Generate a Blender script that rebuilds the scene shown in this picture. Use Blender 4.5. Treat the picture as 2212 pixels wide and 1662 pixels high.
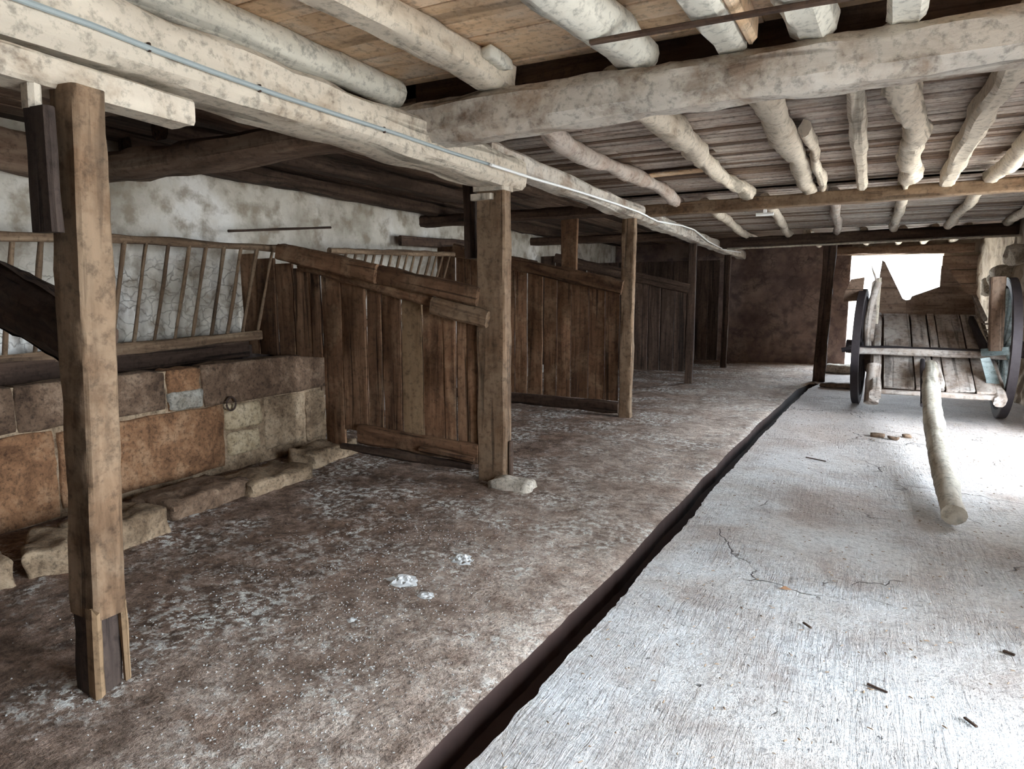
import bpy, math, random
import numpy as np
from mathutils import Vector, Matrix, noise
for o in list(bpy.data.objects): bpy.data.objects.remove(o)
scene = bpy.context.scene
COL = scene.collection
random.seed(7)
V3 = Vector

# ------------------------------------------------------------------ camera
FPX, CX, CY, H = 1442.0, 1106.0, 831.0, 1.45
PIT = math.radians(7.467); YAW = math.radians(27.373)
cam = bpy.data.cameras.new('camera'); camo = bpy.data.objects.new('camera', cam); COL.objects.link(camo)
cam.sensor_width = 36.0; cam.lens = 36.0 * FPX / 2212.0
camo.location = (0, 0, H); camo.rotation_euler = (math.pi / 2 - PIT, 0, YAW)
cam.clip_start = 0.05
scene.camera = camo
# ------------------------------------------------------------------ world and light
scene.view_settings.view_transform = 'Standard'; scene.view_settings.look = 'None'
scene.view_settings.gamma = 1.0; scene.view_settings.exposure = 2.85
scene.view_settings.use_curve_mapping = False
scene.cycles.max_bounces = 14; scene.cycles.diffuse_bounces = 10
scene.cycles.sample_clamp_indirect = 6.0
w = bpy.data.worlds.new('sky'); scene.world = w; w.use_nodes = True
bg = w.node_tree.nodes['Background']; bg.inputs[0].default_value = (0.78, 0.89, 1.0, 1); bg.inputs[1].default_value = 4.5
sun = bpy.data.lights.new('sun', 'SUN'); sun.energy = 4.0; sun.angle = 0.02; sun.color = (1.0, 0.90, 0.76)
suno = bpy.data.objects.new('sun', sun); COL.objects.link(suno)
suno.rotation_euler = (math.radians(38), 0, math.radians(-35))   # high sun; travels towards +x: never enters the east doors
XR, XL, YB = 2.0, -5.35, 15.9      # right wall, left wall, back wall
DA = (0.2, 2.75); DB = (6.1, 8.5)     # the two big openings in the right wall
DX = (-0.22, 1.42); DZ = 2.31          # doorway in the back wall
def portal(loc, rot, sx, sy):
    l = bpy.data.lights.new('portal', 'AREA'); l.shape = 'RECTANGLE'; l.size = sx; l.size_y = sy
    l.cycles.is_portal = True
    o = bpy.data.objects.new('portal', l); COL.objects.link(o); o.location = loc; o.rotation_euler = rot
portal((XR + .42, sum(DA) / 2, 1.17), (0, math.pi / 2, 0), 2.35, DA[1] - DA[0])
portal((XR + .42, sum(DB) / 2, 1.17), (0, math.pi / 2, 0), 2.35, DB[1] - DB[0])
portal((sum(DX) / 2, YB + .42, 1.15), (-math.pi / 2, 0, 0), DX[1] - DX[0], 2.3)

# ------------------------------------------------------------------ ray helpers: where a line of sight meets a real surface
_r = V3((math.cos(YAW), math.sin(YAW), 0)); _f = V3((-math.sin(YAW) * math.cos(PIT), math.cos(YAW) * math.cos(PIT), -math.sin(PIT))); _u = _r.cross(_f)
CAM = V3((0, 0, H))
def ray(px, py): return _r * ((px - CX) / FPX) - _u * ((py - CY) / FPX) + _f
def Z(px, py, z=0.0): d = ray(px, py); return CAM + d * ((z - H) / d.z)
def Y(px, py, y): d = ray(px, py); return CAM + d * (y / d.y)
def X(px, py, x): d = ray(px, py); return CAM + d * (x / d.x)
def PL(px, py, a, b):      # vertical plane through ground points a, b
    n = V3((b[1] - a[1], -(b[0] - a[0]), 0)); d = ray(px, py)
    return CAM + d * ((V3((a[0], a[1], 0)) - CAM).dot(n) / d.dot(n))

# ------------------------------------------------------------------ materials
def nt(name):
    m = bpy.data.materials.new(name); m.use_nodes = True; t = m.node_tree; t.nodes.clear()
    out = t.nodes.new('ShaderNodeOutputMaterial'); b = t.nodes.new('ShaderNodeBsdfPrincipled')
    t.links.new(b.outputs[0], out.inputs[0]); b.inputs['Roughness'].default_value = .85
    b.inputs['Specular IOR Level'].default_value = .25
    return m, t, b
def N(t, kind, **kw):
    n = t.nodes.new('ShaderNode' + kind)
    for k, v in kw.items():
        if k.startswith('_'): setattr(n, k[1:], v)
        else: n.inputs[k].default_value = v
    return n
def link(t, a, b): t.links.new(a, b)
def coords(t, scale=(1, 1, 1), rnd=True):
    tc = N(t, 'TexCoord'); mp = N(t, 'Mapping'); mp.inputs['Scale'].default_value = scale
    if rnd:
        oi = N(t, 'ObjectInfo'); mu = N(t, 'Math', _operation='MULTIPLY'); mu.inputs[1].default_value = 37.0
        link(t, oi.outputs['Random'], mu.inputs[0])
        ad = N(t, 'VectorMath', _operation='ADD'); link(t, tc.outputs['Object'], ad.inputs[0]); link(t, mu.outputs[0], ad.inputs[1])
        link(t, ad.outputs[0], mp.inputs['Vector'])
    else: link(t, tc.outputs['Object'], mp.inputs['Vector'])
    return mp.outputs[0]
def noi(t, vec, scale, detail=5, rough=.6, dist=0.0):
    n = N(t, 'TexNoise', Scale=scale, Detail=detail, Roughness=rough, Distortion=dist); link(t, vec, n.inputs['Vector']); return n.outputs[0]
def ramp(t, fac, stops):
    r = N(t, 'ValToRGB'); el = r.color_ramp.elements
    while len(el) < len(stops): el.new(.5)
    for e, (p, c) in zip(el, stops):
        e.position = p; e.color = (c[0], c[1], c[2], 1) if not isinstance(c, (int, float)) else (c, c, c, 1)
    link(t, fac, r.inputs[0]); return r.outputs[0]
def mix(t, fac, a, b, mode='MIX'):
    m = N(t, 'Mix', _data_type='RGBA', _blend_type=mode)
    for i, s in ((0, fac), (6, a), (7, b)):
        if hasattr(s, 'is_linked'): link(t, s, m.inputs[i])
        elif isinstance(s, (int, float)): m.inputs[i].default_value = s
        else: m.inputs[i].default_value = (s[0], s[1], s[2], 1)
    return m.outputs[2]
def math_(t, op, a, b, c=None):
    m = N(t, 'Math', _operation=op)
    for i, s in enumerate((a, b) if c is None else (a, b, c)):
        if hasattr(s, 'is_linked'): link(t, s, m.inputs[i])
        else: m.inputs[i].default_value = s
    return m.outputs[0]
def bump(t, b, h, strength=.5, dist=.01):
    bp = N(t, 'Bump', Strength=strength, Distance=dist); link(t, h, bp.inputs['Height']); link(t, bp.outputs[0], b.inputs['Normal'])

def wood(name, dark, mid, light, crust=None, crust_amt=.5, grain=16, bmp=.5, vary=.25, crack=.5):
    m, t, b = nt(name)
    g = coords(t, (1.3, grain, grain)); iso = coords(t, (1, 1, 1))
    n1 = noi(t, g, 1.0, 7, .65, .6); n2 = noi(t, iso, 2.3, 4, .6); n3 = noi(t, iso, 22, 5, .7)
    c = ramp(t, n1, [(.34, dark), (.5, mid), (.66, light)])
    blot = ramp(t, n2, [(.32, 0.0), (.68, 1.0)])
    c = mix(t, math_(t, 'MULTIPLY', blot, .55), c, dark)
    if crust:
        cm = ramp(t, noi(t, iso, 3.1, 6, .68, .4), [(.5 - .25 * crust_amt - .06, 0.0), (.5 - .25 * crust_amt + .14, 1.0)])
        c = mix(t, math_(t, 'MULTIPLY', cm, .9), c, mix(t, n1, [v * .62 for v in crust], [min(1, v * 1.15) for v in crust]))
    sp = ramp(t, n3, [(.34, .45), (.5, 1.0)])
    c = mix(t, .8, c, sp, 'MULTIPLY')
    ck = ramp(t, noi(t, coords(t, (.55, grain * 1.4, grain * 1.4)), 1.0, 3, .5, .8), [(.35, 1 - crack), (.41, 1.0)])
    c = mix(t, 1.0, c, ck, 'MULTIPLY')
    oi = N(t, 'ObjectInfo'); v = math_(t, 'MULTIPLY_ADD', oi.outputs['Random'], vary * 2, 1 - vary)
    hv = N(t, 'HueSaturation'); link(t, v, hv.inputs['Value']); link(t, c, hv.inputs['Color'])
    link(t, hv.outputs[0], b.inputs['Base Color'])
    hh = math_(t, 'MULTIPLY_ADD', n3, .4, math_(t, 'MULTIPLY_ADD', ck, .8, n1))
    bump(t, b, hh, bmp, .012)
    return m

M = {}
M['cream'] = wood('cream_wood', (.18, .12, .08), (.40, .31, .225), (.60, .51, .40), (.68, .60, .49), .7, 6, .5, .08, .45)
M['white'] = wood('limed_wood', (.36, .30, .23), (.60, .55, .46), (.74, .70, .61), (.76, .73, .64), .8, 6, .5, .06, .3)
M['beam'] = wood('weathered_beam_wood', (.15, .10, .07), (.36, .28, .215), (.56, .48, .40), (.62, .57, .50), .35, 5, .9, .05, .6)
M['post'] = wood('brown_post_wood', (.065, .036, .018), (.185, .112, .064), (.29, .185, .112), (.27, .185, .118), .2, 10, .5, .1, .45)
M['plank'] = wood('stall_plank_wood', (.085, .042, .022), (.20, .105, .057), (.31, .175, .10), (.33, .21, .125), -.2, 14, .7, .3, .6)
M['plank2'] = wood('stall_plank_wood_warm', (.12, .064, .035), (.26, .145, .082), (.37, .22, .13), None, 0, 12, .7, .2, .6)
M['pale_plank'] = wood('pale_plank_wood', (.20, .125, .068), (.32, .21, .12), (.40, .275, .165), None, 0, 9, .3, .05, .2)
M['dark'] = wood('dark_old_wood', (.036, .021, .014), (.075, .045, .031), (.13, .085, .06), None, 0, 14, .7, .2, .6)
M['rot'] = wood('rotten_wood', (.03, .02, .016), (.06, .042, .034), (.10, .07, .055), None, 0, 10, .8, .1, .5)
M['ceil_orange'] = wood('orange_board_wood', (.52, .35, .21), (.78, .55, .35), (.88, .67, .46), (.82, .66, .50), .0, 5, .15, .16, .3)
M['ceil_grey'] = wood('grey_board_wood', (.22, .155, .12), (.42, .33, .275), (.56, .47, .41), (.50, .44, .39), .2, 9, .35, .16, .4)
M['ceil_dark'] = wood('brown_board_wood', (.10, .06, .04), (.20, .13, .09), (.30, .22, .16), None, 0, 9, .35, .25, .5)
M['rung'] = wood('rack_wood', (.10, .062, .038), (.20, .13, .08), (.32, .23, .15), None, 0, 14, .4, .15, .4)
M['cart'] = wood('grey_cart_wood', (.17, .125, .10), (.37, .30, .25), (.54, .47, .42), (.54, .49, .45), .1, 10, .6, .12, .5)
M['cartbrown'] = wood('brown_cart_wood', (.12, .075, .05), (.24, .16, .115), (.34, .25, .19), None, 0, 10, .5, .12, .5)
M['teal'] = wood('faded_blue_cart_wood', (.09, .11, .11), (.19, .24, .24), (.34, .40, .40), (.42, .46, .46), .1, 8, .4, .1, .3)  # bluish light on the wheel spokes is put into this wood colour
M['tongue'] = wood('pale_pole_wood', (.30, .26, .20), (.60, .56, .48), (.76, .74, .66), None, 0, 6, .3, .05, .4)

def simple(name, col, rough=.8, metal=0, var=.3, scale=20, b_=.3):
    m, t, b = nt(name); iso = coords(t); n = noi(t, iso, scale, 5)
    c = mix(t, n, [v * (1 - var) for v in col], [min(1, v * (1 + var)) for v in col]); link(t, c, b.inputs['Base Color'])
    b.inputs['Roughness'].default_value = rough; b.inputs['Metallic'].default_value = metal
    bump(t, b, n, b_, .004); return m
M['pvc'] = simple('grey_plastic', (.30, .34, .34), .5, 0, .06)
M['cable'] = simple('white_plastic', (.8, .8, .78), .45, 0, .05)
M['iron'] = simple('rusty_iron', (.07, .045, .035), .7, .4)
M['ironL'] = simple('worn_dark_iron', (.05, .042, .045), .6, .5)
M['flake'] = simple('grey_lime_dust', (.40, .39, .37), .9, 0, .3, 60, .6)
M['lime'] = simple('white_lime', (.66, .67, .67), .9, 0, .12, 60, .6)
M['straw'] = simple('dry_straw', (.30, .22, .15), .9, 0, .3)
M['leaf'] = simple('dry_leaf', (.42, .24, .14), .8, 0, .3)
M['gravel'] = simple('pale_gravel', (.50, .47, .42), .95, 0, .15, 9)
M['render'] = simple('pale_render', (.72, .70, .65), .9, 0, .1, 3)

def stone(name, a, b2, c3, speck=.5, sc=4):
    m, t, b = nt(name); iso = coords(t)
    n1 = noi(t, iso, sc, 8, .72, .3); n2 = noi(t, iso, 34, 5, .75)
    c = ramp(t, n1, [(.36, a), (.5, b2), (.64, c3)])
    c = mix(t, .85, c, ramp(t, n2, [(.36, .35), (.52, 1.0)]), 'MULTIPLY')
    link(t, c, b.inputs['Base Color']); b.inputs['Roughness'].default_value = .92
    bump(t, b, math_(t, 'MULTIPLY_ADD', n2, .5, n1), .7, .02); return m
M['st_tan'] = stone('tan_stone', (.14, .092, .055), (.27, .19, .12), (.40, .30, .20))
M['st_orange'] = stone('orange_stone', (.12, .058, .028), (.245, .125, .062), (.35, .205, .115))
M['st_yellow'] = stone('yellow_stone', (.24, .17, .095), (.44, .34, .215), (.56, .45, .31))
M['st_grey'] = stone('grey_cement', (.20, .17, .13), (.33, .30, .25), (.46, .43, .38))
M['st_brown'] = stone('brown_stone', (.07, .042, .026), (.155, .098, .062), (.27, .185, .125))
M['st_pale'] = stone('pale_stone', (.32, .27, .21), (.52, .46, .38), (.68, .62, .54))

def wallmat(name, cols, dirt, crackcol, crk=.6, sc=7, low=None):
    m, t, b = nt(name); iso = coords(t, rnd=False)
    n1 = noi(t, iso, 1.4, 7, .62, .2); n2 = noi(t, iso, 26, 5, .7); n4 = noi(t, iso, 5, 5, .6)
    c = ramp(t, n1, [(.32, cols[0]), (.5, cols[1]), (.66, cols[2])])
    c = mix(t, ramp(t, n4, [(.48, 0.0), (.64, .8)]), c, dirt)
    wv = N(t, 'VectorMath', _operation='ADD'); link(t, iso, wv.inputs[0])
    nn = N(t, 'TexNoise', Scale=6.0, Detail=4.0); link(t, iso, nn.inputs['Vector'])
    sc_ = N(t, 'VectorMath', _operation='SCALE'); sc_.inputs['Scale'].default_value = .22; link(t, nn.outputs[1], sc_.inputs[0]); link(t, sc_.outputs[0], wv.inputs[1])
    mp = N(t, 'Mapping'); mp.inputs['Scale'].default_value = (1, 1, 1.5); link(t, wv.outputs[0], mp.inputs[0])
    vo = N(t, 'TexVoronoi', _feature='DISTANCE_TO_EDGE', Scale=sc); link(t, mp.outputs[0], vo.inputs['Vector'])
    ed = ramp(t, vo.outputs['Distance'], [(.0, 1.0), (.07, 0.0)])
    msk = ramp(t, noi(t, iso, 2.1, 5, .6), [(.47, 0.0), (.6, 1.0)])
    if low is not None:
        sx = N(t, 'SeparateXYZ'); link(t, iso, sx.inputs[0])
        lw = ramp(t, math_(t, 'MULTIPLY_ADD', sx.outputs[2], -1.6, low * 1.6 + .5), [(.3, .12), (.8, 1.0)])
        msk = math_(t, 'MULTIPLY', math_(t, 'MAXIMUM', msk, math_(t, 'MULTIPLY', lw, .6)), lw)
    f = math_(t, 'MULTIPLY', math_(t, 'MULTIPLY', ed, msk), crk)
    c = mix(t, f, c, crackcol)
    c = mix(t, .5, c, ramp(t, n2, [(.25, .45), (.42, 1.0)]), 'MULTIPLY')
    link(t, c, b.inputs['Base Color']); b.inputs['Roughness'].default_value = .95
    h = math_(t, 'SUBTRACT', math_(t, 'MULTIPLY_ADD', n2, .3, n4), math_(t, 'MULTIPLY', f, 1.2))
    bump(t, b, h, .6, .02); return m
M['plaster'] = wallmat('limewashed_plaster', [(.33, .29, .235), (.56, .515, .445), (.72, .69, .645)], (.26, .21, .155), (.13, .10, .075), .7, 7.5, 1.75)
M['backwall'] = wallmat('earthy_rubble_plaster', [(.14, .095, .085), (.25, .175, .145), (.36, .27, .22)], (.13, .09, .08), (.07, .05, .045), .5, 5)
M['rightwall'] = wallmat('sandy_wall_plaster', [(.33, .27, .21), (.48, .40, .31), (.60, .52, .42)], (.30, .24, .18), (.14, .11, .09), .5, 4)

def floormat(name, kind):
    m, t, b = nt(name); iso = coords(t, rnd=False)
    sx = N(t, 'SeparateXYZ'); link(t, iso, sx.inputs[0])
    n1 = noi(t, iso, 1.1, 6, .62, .3); n2 = noi(t, iso, 7, 6, .7, .2); n3 = noi(t, iso, 55, 4, .7); n5 = noi(t, iso, 19, 6, .75)
    if kind == 'stall':
        c = ramp(t, n2, [(.34, (.075, .048, .034)), (.5, (.165, .112, .085)), (.66, (.30, .22, .18))])
        wornx = ramp(t, math_(t, 'MULTIPLY_ADD', sx.outputs[0], .55, 1.45), [(.0, 0.0), (.75, 1.0)])   # the trodden strip along the drain
        pale = ramp(t, n2, [(.34, (.34, .26, .22)), (.5, (.52, .44, .39)), (.64, (.66, .60, .55))])
        f = math_(t, 'MULTIPLY', math_(t, 'MULTIPLY_ADD', ramp(t, n1, [(.35, 0.0), (.65, 1.0)]), .7, .3), wornx)
        c = mix(t, f, c, pale)
        rd = ramp(t, noi(t, iso, 2.3, 4), [(.55, 0.0), (.7, .3)]); c = mix(t, rd, c, (.25, .14, .09))
        fl = ramp(t, n5, [(.50, 0.0), (.56, 1.0)])
        fm = ramp(t, noi(t, iso, 1.7, 5, .65), [(.46, 0.0), (.60, 1.0)])
        c = mix(t, math_(t, 'MULTIPLY', math_(t, 'MULTIPLY', fl, fm), .9), c, (.62, .63, .62))
        c = mix(t, .8, c, ramp(t, n3, [(.32, .4), (.52, 1.0)]), 'MULTIPLY'); c = mix(t, .7, c, ramp(t, n5, [(.36, .5), (.52, 1.0)]), 'MULTIPLY'); c = mix(t, 1.0, c, (1.58, 1.54, 1.48), 'MULTIPLY')
        link(t, c, b.inputs['Base Color'])
        bump(t, b, math_(t, 'MULTIPLY_ADD', n5, .8, math_(t, 'MULTIPLY_ADD', n3, .5, n2)), 1.0, .035)
        b.inputs['Roughness'].default_value = .8
    else:
        c = ramp(t, n1, [(.34, (.50, .43, .39)), (.46, (.67, .64, .62)), (.58, (.78, .79, .80))])
        dr = ramp(t, noi(t, iso, 2.6, 6, .7, .4), [(.54, 0.0), (.72, .7)]); c = mix(t, dr, c, (.42, .34, .30))
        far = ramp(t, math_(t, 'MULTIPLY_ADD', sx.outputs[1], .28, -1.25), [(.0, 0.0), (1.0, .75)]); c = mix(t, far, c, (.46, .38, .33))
        mp = N(t, 'Mapping'); mp.inputs['Rotation'].default_value = (0, 0, .25); mp.inputs['Scale'].default_value = (42, 4.5, 1); link(t, iso, mp.inputs[0])
        scr = noi(t, mp.outputs[0], 1.0, 5, .7, .9)
        sm = ramp(t, noi(t, iso, 1.3, 4), [(.42, 0.15), (.58, 1.0)])
        pit_ = ramp(t, noi(t, iso, 30, 3, .6, .5), [(.25, .25), (.33, 1.0)])
        c = mix(t, .9, c, pit_, 'MULTIPLY')
        c = mix(t, math_(t, 'MULTIPLY', ramp(t, scr, [(.3, .6), (.4, 0.0)]), sm), c, (.34, .30, .27))
        c = mix(t, .75, c, ramp(t, n3, [(.32, .5), (.5, 1.0)]), 'MULTIPLY'); c = mix(t, .5, c, ramp(t, n5, [(.36, .5), (.5, 1.0)]), 'MULTIPLY')
        # a few hairline cracks
        wv = N(t, 'VectorMath', _operation='ADD'); nn = N(t, 'TexNoise', Scale=3.0, Detail=5.0); link(t, iso, nn.inputs['Vector'])
        s_ = N(t, 'VectorMath', _operation='SCALE'); s_.inputs['Scale'].default_value = .5; link(t, nn.outputs[1], s_.inputs[0]); link(t, iso, wv.inputs[0]); link(t, s_.outputs[0], wv.inputs[1])
        vo = N(t, 'TexVoronoi', _feature='DISTANCE_TO_EDGE', Scale=.8); link(t, wv.outputs[0], vo.inputs['Vector'])
        cr = math_(t, 'MULTIPLY', ramp(t, vo.outputs['Distance'], [(.0, 1.0), (.006, 0.0)]), ramp(t, noi(t, iso, 1.0, 3), [(.5, 0.0), (.56, 1.0)]))
        c = mix(t, math_(t, 'MULTIPLY', cr, .8), c, (.16, .14, .13))
        link(t, c, b.inputs['Base Color'])
        hh = math_(t, 'MULTIPLY_ADD', math_(t, 'MULTIPLY', scr, sm), 1.1, math_(t, 'MULTIPLY_ADD', n5, .6, math_(t, 'MULTIPLY_ADD', pit_, .5, math_(t, 'MULTIPLY', n3, .3))))
        hh = math_(t, 'SUBTRACT', hh, cr)
        bump(t, b, hh, 1.0, .028); b.inputs['Roughness'].default_value = .75
    return m
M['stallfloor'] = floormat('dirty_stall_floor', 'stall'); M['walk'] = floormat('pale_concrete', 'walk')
M['drain'] = simple('dark_drain_mud', (.045, .026, .022), .85, 0, .3, 12)

# ------------------------------------------------------------------ object helpers
def mk(name, V, Fc, mat, parent=None, mw=None, smooth=True, angle=40):
    me = bpy.data.meshes.new(name); me.from_pydata([tuple(v) for v in V], [], Fc)
    if mat: me.materials.append(mat)
    if smooth:
        me.polygons.foreach_set('use_smooth', [True] * len(me.polygons)); me.set_sharp_from_angle(angle=math.radians(angle))
    me.update()
    return put(name, me, parent, mw)
def put(name, me, parent=None, mw=None):
    o = bpy.data.objects.new(name, me); COL.objects.link(o)
    mw = mw or Matrix.Identity(4)
    if parent:
        o.parent = parent; o.matrix_local = parent['_mw_inv'] @ mw if False else (wm(parent).inverted() @ mw)
    else: o.matrix_local = mw
    WM[o.name] = mw
    return o
WM = {}
def wm(o): return WM.get(o.name, Matrix.Identity(4))
def thing(name, loc, label, cat, group=None):
    o = bpy.data.objects.new(name, None); COL.objects.link(o); o.empty_display_size = .1
    o.location = loc; WM[o.name] = Matrix.Translation(V3(loc)); return tag(o, label, cat, group)
def tag(o, label, cat, group=None):
    o['label'] = label; o['category'] = cat
    if group: o['group'] = group
    return o
def struct(o): o['kind'] = 'structure'; return o
def frame(p0, p1, up=(0, 0, 1), roll=0.0):
    p0, p1, up = V3(p0), V3(p1), V3(up); x = (p1 - p0).normalized()
    y = up.cross(x)
    if y.length < 1e-3: y = V3((0, 1, 0)).cross(x) if abs(x.y) < .9 else V3((1, 0, 0)).cross(x)
    y.normalize(); z = x.cross(y)
    m = Matrix((x, y, z)).transposed().to_4x4(); m.translation = p0
    return m @ Matrix.Rotation(roll, 4, 'X')
def timber(name, p0, p1, w, h, mat, parent=None, up=(0, 0, 1), n=None, rough=.006, bend=(0, 0), taper=1.0, ch=.012, roll=0, sec=8, twist=0, wave=0, seed=None, angle=40, endj=0.0):
    """rough sawn or hewn timber: chamfered section swept along its own x axis (w across, h up)"""
    L = (V3(p1) - V3(p0)).length; n = n or max(3, int(L / .12)); sd = random.random() * 100 if seed is None else seed
    if sec == 0: prof = None
    a, b_ = w / 2, h / 2
    if sec == 8:
        prof = [(-a + ch, -b_), (a - ch, -b_), (a, -b_ + ch), (a, b_ - ch), (a - ch, b_), (-a + ch, b_), (-a, b_ - ch), (-a, -b_ + ch)]
    elif sec == 16:
        prof = [(-a + ch, -b_), (-a * .3, -b_), (a * .3, -b_), (a - ch, -b_), (a, -b_ + ch), (a, -b_ * .3), (a, b_ * .3), (a, b_ - ch), (a - ch, b_), (a * .3, b_), (-a * .3, b_), (-a + ch, b_), (-a, b_ - ch), (-a, b_ * .3), (-a, -b_ * .3), (-a, -b_ + ch)]
    elif sec == 4: prof = [(-a, -b_), (a, -b_), (a, b_), (-a, b_)]
    else: prof = [(a * math.cos(2 * math.pi * k / 14), b_ * math.sin(2 * math.pi * k / 14)) for k in range(14)]
    k = len(prof); V = []; F = []
    for i in range(n + 1):
        s = i / n; x = L * s; tp = 1 + (taper - 1) * s; arc = math.sin(math.pi * s)
        oy = bend[0] * arc; oz = bend[1] * arc
        if wave: oy += wave * noise.noise(V3((x * .9, sd, 1))); oz += wave * .6 * noise.noise(V3((x * .9, sd, 9)))
        lump = 1 + (rough * 2.2 * noise.noise(V3((x * 2.1, sd, 4))) / max(w, h) if rough else 0)
        ct, st = math.cos(twist * s), math.sin(twist * s)
        for j, (py, pz) in enumerate(prof):
            q = V3((x * 4, py * 14 + sd, pz * 14)); d = rough * noise.noise(q) + rough * .5 * noise.noise(q * 3.1)
            r_ = math.hypot(py, pz) + 1e-6; yy = py * tp * lump + py / r_ * d; zz = pz * tp * lump + pz / r_ * d
            xx = x
            if endj and i in (0, n): xx += endj * noise.noise(V3((py * 40, pz * 40, sd + i)))
            V.append((xx, yy * ct - zz * st + oy, yy * st + zz * ct + oz))
    for i in range(n):
        for j in range(k):
            F.append((i * k + j, i * k + (j + 1) % k, (i + 1) * k + (j + 1) % k, (i + 1) * k + j))
    F.append(tuple(range(k - 1, -1, -1))); F.append(tuple(n * k + j for j in range(k)))
    return mk(name, V, F, mat, parent, frame(p0, p1, up, roll), True, angle)
def log(name, p0, p1, d, mat, parent=None, **kw):
    kw.setdefault('rough', .01); kw.setdefault('angle', 70)
    return timber(name, p0, p1, d, kw.pop('h', d), mat, parent, sec=14, **kw)
def plank(name, p0, p1, w, t_, mat, parent=None, up=(0, 0, 1), **kw):
    kw.setdefault('n', 4); kw.setdefault('rough', .003); kw.setdefault('ch', .003)
    return timber(name, p0, p1, w, t_, mat, parent, up, sec=8, **kw)
def tube(name, pts, r, mat, parent=None, k=8):
    pts = [V3(p) for p in pts]; V = []; F = []
    for i, p in enumerate(pts):
        d = (pts[min(i + 1, len(pts) - 1)] - pts[max(i - 1, 0)]).normalized()
        a = d.cross(V3((0, 0, 1))); a = a if a.length > .05 else d.cross(V3((1, 0, 0))); a.normalize(); b_ = d.cross(a)
        for j in range(k):
            th = 2 * math.pi * j / k; V.append(p - pts[0] + a * r * math.cos(th) + b_ * r * math.sin(th))
    for i in range(len(pts) - 1):
        for j in range(k): F.append((i * k + j, i * k + (j + 1) % k, (i + 1) * k + (j + 1) % k, (i + 1) * k + j))
    F.append(tuple(range(k - 1, -1, -1))); F.append(tuple((len(pts) - 1) * k + j for j in range(k)))
    return mk(name, V, F, mat, parent, Matrix.Translation(pts[0]))
def block(name, c, size, mat, parent=None, r=.03, rough=.012, rz=0, seed=None, sub=4):
    """rough stone block: subdivided box, edges rounded, sides uneven"""
    sd = random.random() * 100 if seed is None else seed
    sx, sy, sz = [s / 2 for s in size]; V = []; F = []; idx = {}
    def vid(i, j, k):
        if (i, j, k) in idx: return idx[(i, j, k)]
        def cc(a, s):
            u = a / sub * 2 - 1; return u * s
        p = V3((cc(i, sx), cc(j, sy), cc(k, sz)))
        q = V3((max(-sx + r, min(sx - r, p.x)), max(-sy + r, min(sy - r, p.y)), max(-sz + r, min(sz - r, p.z))))
        dd = p - q
        if dd.length > 1e-6: p = q + dd.normalized() * r
        nz = V3((noise.noise(p * 9 + V3((sd, 0, 0))), noise.noise(p * 9 + V3((0, sd, 0))), noise.noise(p * 9 + V3((0, 0, sd)))))
        p = p + nz * rough
        idx[(i, j, k)] = len(V); V.append(p); return idx[(i, j, k)]
    for a in range(sub):
        for b_ in range(sub):
            F.append((vid(a, b_, 0), vid(a, b_ + 1, 0), vid(a + 1, b_ + 1, 0), vid(a + 1, b_, 0)))
            F.append((vid(a, b_, sub), vid(a + 1, b_, sub), vid(a + 1, b_ + 1, sub), vid(a, b_ + 1, sub)))
            F.append((vid(a, 0, b_), vid(a + 1, 0, b_), vid(a + 1, 0, b_ + 1), vid(a, 0, b_ + 1)))
            F.append((vid(a, sub, b_), vid(a, sub, b_ + 1), vid(a + 1, sub, b_ + 1), vid(a + 1, sub, b_)))
            F.append((vid(0, a, b_), vid(0, a, b_ + 1), vid(0, a + 1, b_ + 1), vid(0, a + 1, b_)))
            F.append((vid(sub, a, b_), vid(sub, a + 1, b_), vid(sub, a + 1, b_ + 1), vid(sub, a, b_ + 1)))
    mw = Matrix.Translation(V3(c)) @ Matrix.Rotation(rz, 4, 'Z')
    return mk(name, V, F, mat, parent, mw, True, 75)
def slab(name, x0, x1, y0, y1, z0, z1, mat, parent=None):
    V = [(x, y, z) for x in (x0, x1) for y in (y0, y1) for z in (z0, z1)]
    F = [(0, 1, 3, 2), (4, 6, 7, 5), (0, 4, 5, 1), (2, 3, 7, 6), (0, 2, 6, 4), (1, 5, 7, 3)]
    return mk(name, V, F, mat, parent, None, False)
def extr(name, poly, p_of, thick, mat, parent=None, nrm=(0, 1, 0)):
    """flat board with a free outline: poly points through p_of -> world, thickened along nrm"""
    P = [p_of(*q) for q in poly]; n = len(P); o = P[0].copy(); nn = V3(nrm) * thick
    V = [p - o for p in P] + [p - o + nn for p in P]
    F = [tuple(range(n)), tuple(range(2 * n - 1, n - 1, -1))] + [(i, i + n, (i + 1) % n + n, (i + 1) % n) for i in range(n)]
    return mk(name, V, F, mat, parent, Matrix.Translation(o), False)

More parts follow.
